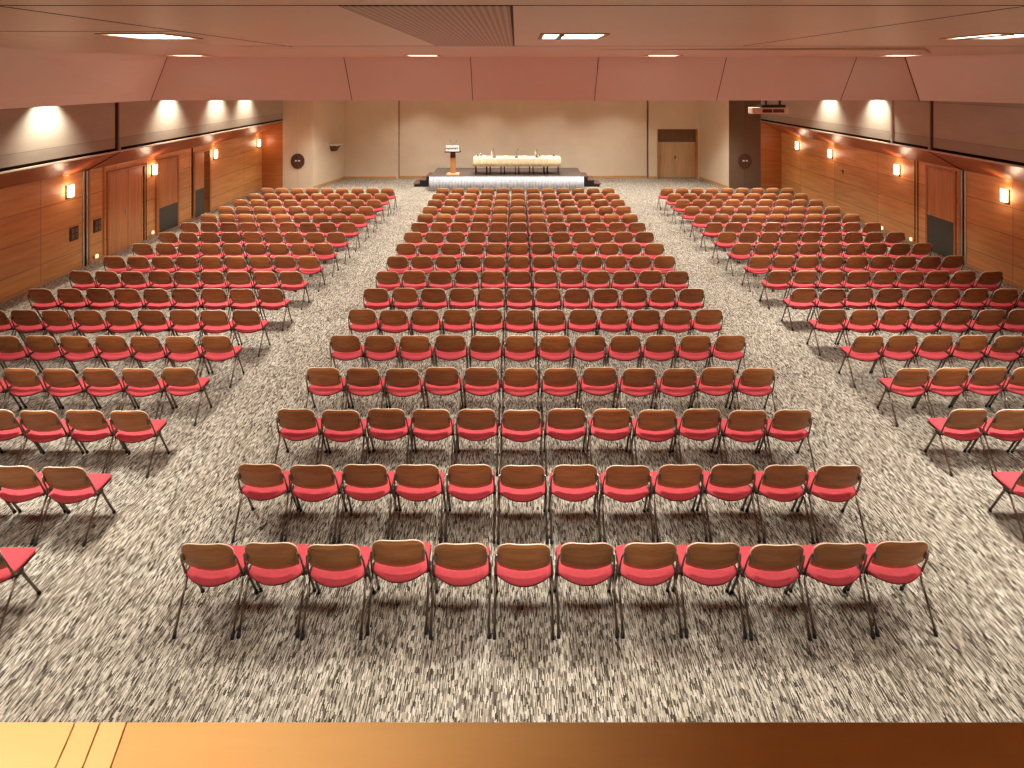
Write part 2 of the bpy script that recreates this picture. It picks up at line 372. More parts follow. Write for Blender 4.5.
side_door('door_2', XL, 1, 19.06, 20.12, 2.22, [(19.06, 20.12)], 'single wooden door with grey kick plate, middle of the left wall', [1], .78, handle=None)
side_door('door_3', XL, 1, 21.2, 22.2, 2.2, [(21.2, 21.84)], 'far left wooden door standing half open with a dark gap', [1], .95)
side_door('door_4', XR, -1, 16.25, 17.3, 2.3, [(16.25, 17.3)], 'single wooden door with grey kick plate in the right wall', [1], 1.0, handle=(0, 17.22, -1))
# dark reveals beside door 1
mb = MB(); mb.box(XL, XL+.03, 18.3, 18.42, 0, 2.27, mat=0); mb.box(XL, XL+.05, 18.9, 18.98, 0, 2.3, mat=1); mb.box(XL, XL+.025, 16.5, 16.56, 0, 2.43, mat=1)
mb.box(XL, XL+.02, 21.02, 21.07, 0, 2.43, mat=0)
struct('trim_15', mb, [M['dark'], M['frame']], 'dark vertical joints and timber battens between the left doors')

# ------------------------------------------------------------------ end of the hall
struct('wall_return_left', bx(XL-.2, UL, YD, YD+.15, 0, 3.0), M['retwood'], 'wooden return wall at the far left corner', cat='wall')
struct('wall_return_right', bx(UR, XR+.2, YD, YD+.15, 0, 3.0), M['retwood'], 'wooden return wall at the far right corner', cat='wall')
def obl(mb, p, q, t, z0, z1, mat=0):
    p = Vector(p); q = Vector(q); d = (q-p).normalized(); n = Vector((-d.y, d.x))*t
    mb.prism([tuple(p), tuple(q), tuple(q+n), tuple(p+n)], z0, z1, mat); return mb
def enddoor(nm, x0, x1, m, lab, lab2):
    cx = (x0+x1)/2; root = empty(nm, (cx, YD, 0), label=lab, cat='door', kind='structure'); hw = (x1-x0)/2
    for s in (-1, 1):
        lf = MB().box(min(s*.006, s*hw), max(s*.006, s*hw), 0, .12, 0, HC).build('door_leaf', m, root)
        # half of the round push plate
        n = 16; poly = [(math.sin(math.pi*k/n)*.29*s, 1.2+math.cos(math.pi*k/n)*.33) for k in range(n+1)]
        mb = MB(); mb.hull([(x+s*.008, -.03, z) for x, z in poly], [(x+s*.008, .0, z) for x, z in poly])
        pl = mb.build('push_plate', M['grille'], lf)
        MB().box(min(s*.03, s*.11), max(s*.03, s*.11), -.05, -.03, 1.19, 1.25).build('door_pull', M['white'], pl)
    return root
enddoor('door_5', UL, -8.8, M['endwall'], 'pale full height double door with round dark plate at far left', '')
enddoor('door_6', 9.22, UR, M['shadedwall'], 'shade-toned full height double door with round dark plate, far right', '')
struct('wall_oblique_left', obl(MB(), (-8.8, YD), (-8.15, YE), .15, 0, HC), M['endwall'], 'angled pale wall between round plate door and end wall, left', cat='wall')
struct('wall_oblique_right', obl(MB(), (8.77, YE), (9.22, YD), .15, 0, HC), M['endwall'], 'angled pale wall between round plate door and end wall, right', cat='wall')
struct('wall_end_left', bx(-8.2, -5.67, YE, YE+.4, 0, HC), M['endwall'], 'pale wall pier left of the recessed end wall', cat='wall')
struct('wall_end', bx(-5.67, 6.34, YM, YM+.25, 0, HC), M['endwall'], 'large plain beige end wall behind the stage')
mb = MB(); mb.box(6.34, 6.72, YE, YE+.7, 0, HC); mb.box(8.68, 8.85, YE, YE+.7, 0, HC); mb.box(6.72, 8.68, YE, YE+.7, 2.36, HC)
struct('wall_end_right', mb, M['endwall'], 'pale wall around the recessed double door, right of the stage', cat='wall')
struct('trim_16', MB().box(-5.69, -5.62, YE-.01, YM, 0, HC, mat=0).box(-5.62, -5.585, YM-.02, YM, 0, HC, mat=1).box(6.27, 6.33, YM-.02, YM, 0, HC, mat=1), [M['cream'], M['transom']], 'vertical edge strips either side of the end wall')
# recessed double door
r = empty('door_7', (7.7, YE+.3, 0), label='pale wooden double door with dark panel above, right of the stage', cat='door', kind='structure')
for s in (-1, 1):
    lf = MB().box(min(s*.005, s*.93), max(s*.005, s*.93), 0, .05, .01, 1.68).build('door_leaf', M['paledoor'], r)
    if s == -1: MB().box(-.07, -.03, -.05, 0, .92, 1.06, .005).build('door_handle', M['black'], lf)
MB().box(-.94, .94, 0, .05, 1.70, 2.36).build('transom_panel', M['transom'], r)
MB().box(.935, .98, -.28, .05, 0, 2.36).box(-.98, -.935, -.28, .05, 0, 2.36).build('door_frame', M['base'], r)
# skirting of the end
mb = MB(); mb.box(-8.15, -5.69, YE-.02, YE, 0, .11); mb.box(-5.6, 6.3, YM-.02, YM, 0, .11); mb.box(6.34, 6.7, YE-.02, YE, 0, .11)
obl(mb, (-8.78, YD+.01), (-8.13, YE), -.02, 0, .11); obl(mb, (8.75, YE), (9.2, YD+.01), -.02, 0, .11)
baseb('baseboard_end', mb, 'pale wooden skirting along the end wall')
struct('wall_back', bx(-11.6, 12.1, YB-.2, YB, 0, 5.6), M['endwall'], 'plain wall behind the balcony')

# ------------------------------------------------------------------ balcony parapet
ZP = 3.9; yp = .866
root = empty('trim_17', (0, .6, 3.2), label='wooden balcony ledge across the bottom, lit left and shade-toned right', cat='ledge', kind='structure')
def plank(x0t, x0b, x1t, x1b, m, nm='ledge_board'):
    k = (yp-.2)/(yp-.8075)
    xa, xb = x0t+(x0b-x0t)*k, x1t+(x1b-x1t)*k
    mb = MB(); mb.hull([(x0t, yp-.6, ZP-3.2), (x1t, yp-.6, ZP-3.2), (xb, .2-.6, ZP-3.2), (xa, .2-.6, ZP-3.2)],
                       [(x0t, yp-.6, ZP-3.26), (x1t, yp-.6, ZP-3.26), (xb, .2-.6, ZP-3.26), (xa, .2-.6, ZP-3.26)])
    mb.build(nm, m, root)
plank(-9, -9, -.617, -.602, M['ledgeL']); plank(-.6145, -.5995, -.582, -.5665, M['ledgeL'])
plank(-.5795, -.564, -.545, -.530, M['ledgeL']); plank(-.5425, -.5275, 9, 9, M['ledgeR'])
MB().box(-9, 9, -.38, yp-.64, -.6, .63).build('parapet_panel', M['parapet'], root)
struct('floor_balcony', bx(-11, 11.5, YB, .8, 2.5, 2.7), M['parapet'], 'balcony floor slab')

# ------------------------------------------------------------------ chairs
def seat_outline(n=14):
    P = []; hw = .246
    P += [(-hw+.006, .085)]
    for k in range(1, n):
        t = k/n; x = -hw+.006+t*2*(hw-.006); P.append((x, .085-.085*math.sin(math.pi*t)**.8))
    P += [(hw-.006, .085), (hw, .30)]
    for k in range(5):
        a = math.radians(k*22.5); P.append((hw-.05+.05*math.cos(a), .345+.045*math.sin(a)))
    for k in range(5):
        a = math.radians(90+k*22.5); P.append((-hw+.05+.05*math.cos(a), .345+.045*math.sin(a)))
    P += [(-hw, .30)]
    return P
def sz(x, y):   # seat surface: rises to the front, sinks and rolls down at the rear
    return .428+.022*(y/.39)-.022*max(0, 1-(x/.25)**2)*math.exp(-((y-.0)/.08)**2)-.010*math.exp(-(x/.16)**2)*math.exp(-((y-.2)/.15)**2)
def add_seat(mb, mt=0, mu=1, lo=False):
    P = seat_outline(6 if lo else 14); cx, cy = 0, .2
    rings = []
    for sc, dz in ((.45, 0), (.8, 0), (.95, -.003), (1, -.014), (.99, -.026)):
        rings.append([mb.b.verts.new((cx+(x-cx)*sc, cy+(y-cy)*sc, sz(cx+(x-cx)*sc, cy+(y-cy)*sc)+dz)) for x, y in P])
    c = mb.b.verts.new((cx, cy, sz(cx, cy))); n = len(P)
    for k in range(n):
        f = mb.b.faces.new((c, rings[0][k], rings[0][(k+1) % n])); f.smooth = True; f.material_index = mt
    for i, (A, B) in enumerate(zip(rings, rings[1:])):
        for k in range(n):
            f = mb.b.faces.new((A[k], B[k], B[(k+1) % n], A[(k+1) % n])); f.smooth = True; f.material_index = mt
    d = [mb.b.verts.new((v.co.x*.97, cy+(v.co.y-cy)*.97, v.co.z-.014)) for v in rings[-1]]
    for k in range(n):
        f = mb.b.faces.new((rings[-1][k], d[k], d[(k+1) % n], rings[-1][(k+1) % n])); f.material_index = mu
    mb.b.faces.new(d).material_index = mu
BH = .227
def back_pt(u, v):
    zb_ = .474+.022*abs(u)**2; zt_ = .797
    r = .115; x = u*BH
    ex = max(0, abs(x)-(BH-r)); zt_ -= (r-math.sqrt(max(0, r*r-ex*ex)))*.85
    r2 = .04; ex = max(0, abs(x)-(BH-r2)); zb_ += (r2-math.sqrt(max(0, r2*r2-ex*ex)))
    z = zb_+(zt_-zb_)*v
    x *= 1-.015*max(0, (.66-z)/.15)
    y = -.08+.24*(.797-z)+3.3*max(0, .60-z)**2+(.03+.09*(.797-z))*u*u
    return Vector((x, y, z))
def add_back(mb, off=0, th=.012, nu=16, nv=6, inset=0, mat=0):
    us = [math.sin(math.pi/2*(-1+2*i/nu)) for i in range(nu+1)]
    k = 1-inset
    F_ = [[back_pt(u*k, inset/2+v/nv*k) + Vector((0, off, 0)) for u in us] for v in range(nv+1)]
    A = [[mb.b.verts.new(p) for p in r] for r in F_]; B = [[mb.b.verts.new(p+Vector((0, th, 0))) for p in r] for r in F_]
    def q(*vs):
        f = mb.b.faces.new(vs); f.smooth = True; f.material_index = mat; return f
    for j in range(nv):
        for i in range(nu):
            q(A[j][i], A[j][i+1], A[j+1][i+1], A[j+1][i]); q(B[j][i], B[j+1][i], B[j+1][i+1], B[j][i+1])
    for i in range(nu):
        q(A[0][i], B[0][i], B[0][i+1], A[0][i+1]).smooth = False; q(A[nv][i], A[nv][i+1], B[nv][i+1], B[nv][i]).smooth = False
    for j in range(nv):
        q(A[j][0], A[j+1][0], B[j+1][0], B[j][0]).smooth = False; q(A[j][nu], B[j][nu], B[j+1][nu], A[j+1][nu]).smooth = False
def add_rim(mb, n=16, r=.0052, mat=0):
    pts = [back_pt(u, v) + Vector((0, .004, .001)) for u, v in [(-.995, .45), (-.998, .7)]+[(math.sin(math.pi/2*(-1+2*i/n))*.999, 1) for i in range(n+1)]+[(.998, .7), (.995, .45)]]
    mb.tube(pts, r, 6, mat, up=Vector((0, 1, 0)))
JX = .250
def leg_pts(s, fr):
    return ([(s*JX, .17, .405), (s*(JX+.001), .385, .028)] if fr else [(s*JX, .15, .405), (s*(JX+.001), -.075, .028)])
def add_leg(mb, s, fr, n=10, mat=0): mb.tube(leg_pts(s, fr), .0125 if fr else .0105, n, mat)
def add_foot(mb, s, fr, n=10, mat=0):
    p = Vector(leg_pts(s, fr)[1]); d = (p-Vector(leg_pts(s, fr)[0])).normalized()
    mb.tube([p-d*.02, p+d*.012, (p.x, p.y+d.y*.02, .0)], [.014, .016, .017], n, mat)
def add_arm(mb, s, n=8, mat=0):
    mb.tube([(s*.248, .13, .40), (s*.252, .10, .415), (s*.249, .062, .50), (s*.246, .025, .58), (s*.236, -.01, .66)], [.011, .012, .009, .008, .008], n, mat)
    mb.box(s*.219-.012, s*.219+.012, -.02, .006, .60, .67, .004, mat)
def add_joint(mb, s, mat=0):
    mb.box(s*JX-.014, s*JX+.014, .12, .2, .365, .412, .008, mat)
def add_rail(mb, s, mat=0):
    x = s*.241; mb.tube([(x, .09, .39), (x, .2, .396), (x, .36, .406)], .008, 8, mat)

proto_meshes = {}
mb = MB(); add_seat(mb); proto_meshes['seat'] = mb.mesh('seat', [M['red'], M['redshell']])
mb = MB(); add_back(mb); proto_meshes['backrest'] = mb.mesh('backrest', [M['back']])
mb = MB(); add_rim(mb); proto_meshes['rim'] = mb.mesh('rim', [M['rim']])
mb = MB(); add_back(mb, off=.014, th=.022, inset=.12); proto_meshes['pad'] = mb.mesh('back_pad', [M['red']])
for s in (-1, 1):
    mb = MB(); add_arm(mb, s); proto_meshes['arm', s] = mb.mesh('back_bracket', [M['strap']])
    mb = MB(); add_joint(mb, s); add_rail(mb, s); proto_meshes['rail', s] = mb.mesh('side_rail', [M['cast']])
    for fr in (0, 1):
        mb = MB(); add_leg(mb, s, fr); proto_meshes['leg', s, fr] = mb.mesh('leg', [M['chrome']])
        mb = MB(); add_foot(mb, s, fr); proto_meshes['foot', s, fr] = mb.mesh('foot', [M['rubber']])
def mk(name, me, parent):
    o = bpy.data.objects.new(name, me); C.objects.link(o); o.parent = parent; return o
def make_chair():
    root = empty('conference_chair', (0, 0, 0))
    mk('seat', proto_meshes['seat'], root)
    b = mk('backrest', proto_meshes['backrest'], root); b['label'] = 'wooden plywood backrest'
    r_ = mk('backrest_edge', proto_meshes['rim'], b); r_['label'] = 'pale top edge of the backrest'
    mk('back_pad', proto_meshes['pad'], b)
    for s in (-1, 1):
        mk('back_bracket', proto_meshes['arm', s], root); mk('side_rail', proto_meshes['rail', s], root)
        for fr in (0, 1):
            l = mk('leg', proto_meshes['leg', s, fr], root); mk('foot', proto_meshes['foot', s, fr], l)
    return root
def copy_tree(o, parent=None):
    c = o.copy(); C.objects.link(c); c.parent = parent
    for ch in kids[o.name]: copy_tree(ch, c)
    return c
P0, DP, SP = 5.40, 1.076, .552
blocks = {'left': [-4.683-.549*k for k in range(9)], 'centre': [.342+(i-5.5)*.549 for i in range(12)], 'right': [5.505+.549*k for k in range(9)]}
cand = []
for rrow in range(17):
    y = P0+DP*rrow
    for bn, xs in blocks.items():
        for ci, x in enumerate(xs):
            near = F*(x-math.copysign(.25, x))/y
            y2 = y+.38; n2 = F*(x-math.copysign(.25, x))/y2
            px = XV+min((near, n2), key=abs)
            if -6 < px < 1030: cand.append((rrow, bn, ci, x, y))
random.seed(11)
cum = [sum(1 for c in cand if c[0] <= k) for k in range(17)]; print('CUM', cum)
cut = min(range(17), key=lambda k: abs(cum[k]-300)); nears = cand[:cum[cut]]; fars = cand[cum[cut]:]
firstrow = {}
for c in cand: firstrow[c[1]] = min(firstrow.get(c[1], 99), c[0])
ORD = 'first second third fourth fifth sixth seventh eighth ninth tenth eleventh twelfth thirteenth fourteenth fifteenth sixteenth seventeenth'.split()
proto = make_chair(); kids = {}
for o in list(C.objects): kids[o.name] = list(o.children)
def place(o, c):
    rrow, bn, ci, x, y = c
    g = lambda a: max(-1.6*a, min(1.6*a, random.gauss(0, a))); jy = g(.012); jz = g(.008); jx = g(.0015)
    if (rrow, bn, ci) == (0, 'centre', 3): jy = .035; jz = 0.02
    o.location = (x+jx, y+jy-(.015 if bn == 'left' else 0), 0); o.rotation_euler = (0, 0, jz)
for i, c in enumerate(nears):
    o = proto if i == 0 else copy_tree(proto)
    place(o, c); rrow, bn, ci, x, y = c
    rr = ORD[rrow-firstrow[bn]]
    if bn == 'centre': lab = f'red-seated wooden-backed chair, centre block, {rr} row from the balcony, {ORD[ci]} from the left'
    else: lab = f'red-seated wooden-backed chair, {bn} block, {rr} row from the balcony, {ORD[ci]} from the aisle'
    tag(o, lab, 'chair', f'red and wood chairs of the {bn} block')
# the far rows as one object
mb = MB(); add_seat(mb, 0, 1, True); add_back(mb, nu=8, nv=2, mat=2); add_rim(mb, 8, .0055, 3)
for s in (-1, 1):
    add_joint(mb, s, 4); mb.tube([(s*.25, .12, .41), (s*.252, .09, .44), (s*.235, -.01, .66)], .009, 5, 5)
    for fr in (0, 1): add_leg(mb, s, fr, 5, 6); add_foot(mb, s, fr, 5, 7)
fm = mb.mesh('far_chair', [M['red'], M['redshell'], M['backfar'], M['rim'], M['cast'], M['strap'], M['chrome'], M['rubber']])
big = bmesh.new()
tmp = bpy.data.objects.new('tmp', fm)
for c in fars:
    bm2 = bmesh.new(); bm2.from_mesh(fm); place(tmp, c)
    bm2.transform(Matrix.Translation(tmp.location) @ Matrix.Rotation(tmp.rotation_euler[2], 4, 'Z'))
    me = bpy.data.meshes.new('t'); bm2.to_mesh(me); bm2.free(); big.from_mesh(me); bpy.data.meshes.remove(me)
bpy.data.objects.remove(tmp)
me = bpy.data.meshes.new('distant_chairs'); big.to_mesh(me); big.free()
for m in fm.materials: me.materials.append(m)
o = bpy.data.objects.new('distant_chairs', me); C.objects.link(o)
tag(o, 'distant rows of red and wood chairs nearest the stage', 'chairs', None, 'stuff')

# ------------------------------------------------------------------ stage
SX0, SX1, SY0, SY1, SZ = -3.66, 2.86, 26.3, 28.85, .62
st = empty('stage_platform', (0, 0, 0), label='low stage platform with dark board top and white pleated skirt', cat='stage')
MB().box(SX0, SX1, SY0, SY1, SZ-.08, SZ).build('deck', M['stage'], st)
mb = MB()
for x in (SX0+.1, -1.5, .7, SX1-.1):
    for y in (SY0+.25, SY1-.15): mb.box(x-.04, x+.04, y-.04, y+.04, 0, SZ-.08)
mb.build('underframe', M['black'], st)
mb = MB(); n = 300; prev = None
for k in range(n+1):
    x = SX0-.02+(SX1-SX0+.04)*k/n; yy = SY0-.045+.028*math.sin(k*2*math.pi/6)
    a = mb.b.verts.new((x, SY0-.02+.3*(yy-SY0+.045), SZ-.002)); c = mb.b.verts.new((x-.02*(1 if k < 2 else 0), yy, .01))
    if prev: f = mb.b.faces.new((prev[0], prev[1], c, a)); f.smooth = True
    prev = (a, c)
sk = mb.build('stage_skirt', M['skirt'], st); so = sk.modifiers.new('s', 'SOLIDIFY'); so.thickness = .004
# skirts at sides
for xx in (SX0, SX1):
    MB().box(xx-.01, xx+.01, SY0, SY0+.12, .01, SZ).build('side_skirt', M['skirt'], st)
# steps at both ends
for nm_lab, X, s, yc in (('dark carpeted steps at the left end of the stage', SX0, -1, 27.9), ('dark carpeted steps at the right end of the stage', SX1, 1, 27.9)):
    root = empty('stage_steps', (X+s*.03, yc, 0), label=nm_lab, cat='steps', group='steps at the stage ends')
    for k, (x0, x1, z) in enumerate(((.0, .3, .47), (.27, .58, .31), (.55, .86, .15))):
        a, c = sorted((s*x0, s*x1)); MB().box(a, c, -.55, .55, z-.045, z, .005).build('tread', M['stepcarpet'], root)
    mb = MB()
    for yy in (-.5, .5):
        P = [(0, 0), (.8, 0), (.8, .1), (.55, .1), (.55, .26), (.27, .26), (.27, .42), (0, .42)]
        mb.hull([(s*x, yy-.03, z) for x, z in P], [(s*x, yy+.03, z) for x, z in P])
    mb.build('stringer', M['black'], root)

# podium
pr = empty('podium', (-2.71, 26.68, SZ), label='wooden lectern with white marked sign, left side of the stage', cat='lectern')
MB().box(-.27, .27, -.22, .22, 0, .09, .02).build('base', M['podbase'], pr)
MB().box(-.105, .105, -.08, .08, .09, .76).build('column', M['podwood'], pr)
MB().box(-.106, .106, -.081, .081, .76, 1.0).build('upper_column', M['poddark'], pr)
MB().box(-.33, .33, -.24, .2, 1.0, 1.045, .008).build('reading_desk', M['black'], pr)
sg = MB().box(-.28, .31, -.26, -.24, 1.05, 1.31).build('sign_panel', M['signwhite'], pr)
mb = MB(); pts = [(-.27+.025*k, -.264, 1.185+.022*math.sin(k*1.15)+.012*math.sin(k*2.7)) for k in range(19)]
mb.tube(pts, [.012+.008*abs(math.sin(k*.7)) for k in range(19)], 6, up=Vector((0, 1, 0)))
mb.box(.2, .225, -.265, -.26, 1.14, 1.23); mb.box(.1, .16, -.265, -.26, 1.15, 1.21); mb.build('sign_mark', M['signgrey'], sg)
MB().box(.3, .325, -.27, -.23, 1.05, 1.33).build('sign_edge', M['cast'], sg)
def mic_geo(mb, x, y, z, lean, h, mat=0):
    mb.tube([(x, y, z), (x, y, z+h*.5), (x+lean*.3, y, z+h*.85), (x+lean, y, z+h)], .006, 6, mat); mb.tube([(x+lean, y, z+h-.01), (x+lean*1.2, y, z+h+.06)], [.014, .017], 8, mat)
mb = MB()
for q in (-1, 1): mic_geo(mb, q*.02, .1, 1.045, q*.1, .38)
mb.lathe([(.05, 1.045), (.05, 1.057), (.02, 1.065)], 0, .1); mb.build('microphone', M['strap'], pr)

# tables with one cloth
TX0, TX1, TY0, TY1, TZ = -1.83, 1.92, 26.72, 27.5, SZ+.72
w = (TX1-TX0)/6
plc = ['nearest the lectern', 'second from the lectern', 'third from the lectern', 'fourth from the lectern', 'fifth from the lectern', 'farthest from the lectern']
for k in range(6):
    cx = TX0+w*(k+.5)
    t = empty('folding_table', (cx, (TY0+TY1)/2, SZ), label='narrow table under the cream cloth, thin dark legs, '+plc[k], cat='table', group='tables under the cream cloth')
    hh = (TY1-TY0)/2-.02
    MB().box(-w/2+.004, w/2-.004, -hh, hh, .69, .715).build('tabletop', M['podwood'], t)
    for sx in (-1, 1):
        for sy in (-1, 1):
            mb = MB(); mb.tube([(sx*(w/2-.075), sy*(hh-.04), .69), (sx*(w/2-.075), sy*(hh-.04), .03)], .017, 8); mb.tube([(sx*(w/2-.075), sy*(hh-.04), .03), (sx*(w/2-.075), sy*(hh-.04), 0)], .026, 8)
            mb.build('leg', M['cast'], t)
mb = MB(); n = 160
def cl(x, y, z): return mb.b.verts.new((x, y, z))
loop = []
per = [(TX0+(TX1-TX0)*i/90, TY0) for i in range(90)]+[(TX1, TY0+(TY1-TY0)*i/20) for i in range(20)]+[(TX1-(TX1-TX0)*i/90, TY1) for i in range(90)]+[(TX0, TY1-(TY1-TY0)*i/20) for i in range(20)]
cxm, cym = (TX0+TX1)/2, (TY0+TY1)/2
rings = []
for zz, wv in ((TZ+.006, 0), (TZ-.01, .3), (TZ-.2, .7), (TZ-.35, 1)):
    R = []
    for i, (x, y) in enumerate(per):
        ox = -1 if x <= TX0 else (1 if x >= TX1 else 0); oy = -1 if y <= TY0 else (1 if y >= TY1 else 0)
        f_ = .012*(wv > 0)+wv*.012*math.sin(i*.9)+wv*.008
        R.append(cl(x+ox*f_, y+oy*f_, zz))
    rings.append(R)
for A, B in zip(rings, rings[1:]):
    for k in range(len(A)): f = mb.b.faces.new((A[k], A[(k+1) % len(A)], B[(k+1) % len(A)], B[k])); f.smooth = True
mb.b.faces.new(rings[0])
tc = mb.build('tablecloth', M['cloth'], None); tag(tc, 'long cream tablecloth over the tables on the stage', 'tablecloth')
tcm = tc.modifiers.new('s', 'SOLIDIFY'); tcm.thickness = .003; tcm.offset = -1
def onT(px, y=27.0): return (px-XV)*y/F
# microphones on the table
for px, lean, lab in ((494.5, -.03, 'black gooseneck microphone at the left of the cream table'), (516.3, .07, 'black gooseneck microphone in the middle of the cream table'), (537, -.03, 'black gooseneck microphone at the right of the cream table')):
    m_ = empty('table_microphone', (onT(px), 26.9, TZ+.01), label=lab, cat='microphone', group='microphones on the stage table')
    MB().box(-.075, .075, -.06, .06, 0, .05, .012).build('base', M['black'], m_)
    mb = MB(); mic_geo(mb, 0, 0, .045, lean, .28); mb.build('gooseneck', M['strap'], m_)
# glasses, bottles, papers
def tumbler(mb): mb.lathe([(.03, 0), (.034, .13), (.031, .13), (.027, .01)], n=14)
gl = [(478, 27.0, 'glass tumbler at the left end of the cream table'), (481, 27.1, 'second glass tumbler from the left end of the table'), (536.5, 27.15, 'glass tumbler beside the right table microphone'), (540, 27.15, 'glass tumbler just right of the right table microphone'), (554, 27.0, 'glass tumbler at the right end of the cream table')]
for px, y, lab in gl:
    mb = MB(); tumbler(mb); g = mb.build('drinking_glass', M['glass']); g.location = (onT(px), y, TZ+.008); tag(g, lab, 'glass', 'glasses on the stage table')
for px, lab in ((491.5, 'white water bottle beside the left table microphone'), (535.6, 'white water bottle behind the right table microphone')):
    b_ = empty('water_bottle', (onT(px), 27.2, TZ+.008), label=lab, cat='bottle', group='bottles on the stage table')
    MB().lathe([(.035, 0), (.038, .02), (.038, .15), (.014, .2), (.014, .24)], n=14).build('body', M['white'], b_)
    MB().lathe([(.017, .235), (.017, .26)], n=12).build('cap', M['alu'], b_)
for px, wd, lab in ((484.5, .22, 'folded cream napkin left of the left microphone'), (506, .34, 'folded cream napkin between left and middle microphones'), (525, .3, 'folded cream napkin between middle and right microphones'), (543, .2, 'folded cream napkin right of the right microphone'), (550, .26, 'folded cream napkin near the right end of the table')):
    mb = MB(); mb.hull([(-wd/2, -.1, 0), (wd/2, -.1, 0), (wd/2, .1, 0), (-wd/2, .1, 0)], [(-wd*.18, -.05, .075), (wd*.28, -.05, .06), (wd*.28, .05, .06), (-wd*.18, .05, .075)])
    g = mb.build('folded_napkin', M['cloth']); g.location = (onT(px), 27.1, TZ+.008); tag(g, lab, 'napkin', 'napkins on the stage table')

# ------------------------------------------------------------------ wall fittings
def lamp(name, typ, loc, energy, color, **k):
    d = bpy.data.lights.new(name, typ); d.energy = energy; d.color = color
    rot = k.pop('rot', None)
    for a, v in k.items(): setattr(d, a, v)
    o = bpy.data.objects.new(name, d); C.objects.link(o); o.location = loc
    if rot: o.rotation_euler = rot
    return o
def aim(o, tgt): o.rotation_euler = (Vector(tgt)-o.location).to_track_quat('-Z', 'Y').to_euler()
WARM = (1, .72, .48)
def sconce(X, s, y, z, lab):
    root = empty('wall_sconce', (X, y, z), label=lab, cat='wall lamp', group='glass wall sconces')
    MB().box(min(0, s*.03), max(0, s*.03), -.07, .07, -.2, .14, .008).build('back_plate', M['grille'], root)
    mb = MB(); mb.tube([(s*.02, 0, -.13), (s*.1, 0, -.13)], .012, 8, up=Vector((0, 0, 1))); mb.build('bracket', M['grille'], root)
    mb = MB(); n = 8
    A = []; B = []
    for k in range(n+1):
        a = math.radians(-60+120*k/n); A.append((s*(.05+.08*math.cos(a)), .105*math.sin(a)/math.sin(math.radians(60)))); B.append((s*(.035+.08*math.cos(a)), .098*math.sin(a)/math.sin(math.radians(60))))
    mb.prism(A+B[::-1], -.14, .15); mb.build('glass_shade', M['sconce'], root)
    l = lamp('sconce_light', 'SPOT', (X+s*.1, y, z+.2), 15, (1, .62, .4), spot_size=math.radians(95), spot_blend=.6, shadow_soft_size=.05)
    aim(l, (X+s*.25, y-.05, z+1)); l.parent = None
    l = lamp('sconce_glow', 'POINT', (X+s*.22, y, z), 3, (1, .55, .35), shadow_soft_size=.1)
for y, lab in ((15.2, 'lit glass wall sconce on the left wall, nearest the balcony'), (18.75, 'lit glass sconce between double door and single door, left wall'), (22.55, 'lit glass sconce beside the half open left door'), (26.35, 'lit glass sconce at the far corner of the left wall')):
    sconce(XL, 1, y, 2.03, lab)
for y, lab in ((14.5, 'lit glass wall sconce on the right wall, nearest the balcony'), (18.6, 'lit glass sconce just beyond the single right door'), (22.55, 'lit glass sconce second from the far end of right wall'), (25.2, 'lit glass sconce at the far end of the right wall')):
    sconce(XR, -1, y, 2.05, lab)
# switch panels
for y, lab in ((15.42, 'square four-part socket panel left of the metal post'), (16.28, 'square four-part socket panel right of the metal post')):
    root = empty('socket_panel', (XL, y, .93), label=lab, cat='socket', group='socket panels on the left wall')
    MB().box(0, .02, -.15, .15, -.17, .17, .006).build('frame', M['grille'], root)
    for a in (-1, 1):
        for b_ in (-1, 1): MB().box(.02, .032, a*.065-.05, a*.065+.05, b_*.075-.055, b_*.075+.055, .006).build('outlet', M['strap'], root)
for X, s, y, z, lab in ((XL, 1, 16.2, .14, 'small pale floor level socket light by the left post'), (XL, 1, 18.7, .14, 'small pale floor level socket light beside the left double door'), (XR, -1, 17.98, .12, 'small pale floor level socket light beside the right door'), (XR, -1, 19.4, .1, 'small pale floor level socket light along the right wall')):
    root = empty('floor_socket', (X+s*.02, y, z), label=lab, cat='socket', group='floor level sockets')
    MB().box(min(0, s*.02), max(0, s*.02), -.06, .06, -.06, .06, .004).build('plate', M['cream'], root)
    MB().box(min(s*.02, s*.05), max(s*.02, s*.05), -.04, .04, -.04, .05, .008).build('cap', M['glow'], root)
root = empty('wall_hook', (XR, 21.8, 1.5), label='small dark hook on the right wood wall', cat='hook')
MB().box(-.012, 0, -.03, .03, -.07, .07, .003).build('plate', M['black'], root)
MB().tube([(-.01, 0, .03), (-.06, 0, .02), (-.07, 0, .07)], .01, 8).build('peg', M['black'], root)
# uplighter on the oblique wall
root = empty('wall_uplighter', (-8.42, 28.4, 1.66), rz=math.atan2(-.65, 2.7), label='dark bowl wall lamp with pale top on the angled left wall', cat='wall lamp')
mb = MB(); mb.hull([(0, -.13, -.2), (.18, -.12, -.2), (.18, .12, -.2), (0, .13, -.2)], [(0, -.24, .06), (.32, -.22, .06), (.32, .22, .06), (0, .24, .06)]); mb.build('bowl', M['grille'], root)
mb = MB(); mb.hull([(0, -.27, .06), (.36, -.25, .06), (.36, .25, .06), (0, .27, .06)], [(0, -.3, .13), (.4, -.3, .11), (.4, .3, .11), (0, .3, .13)]); mb.build('cover', M['white'], root)
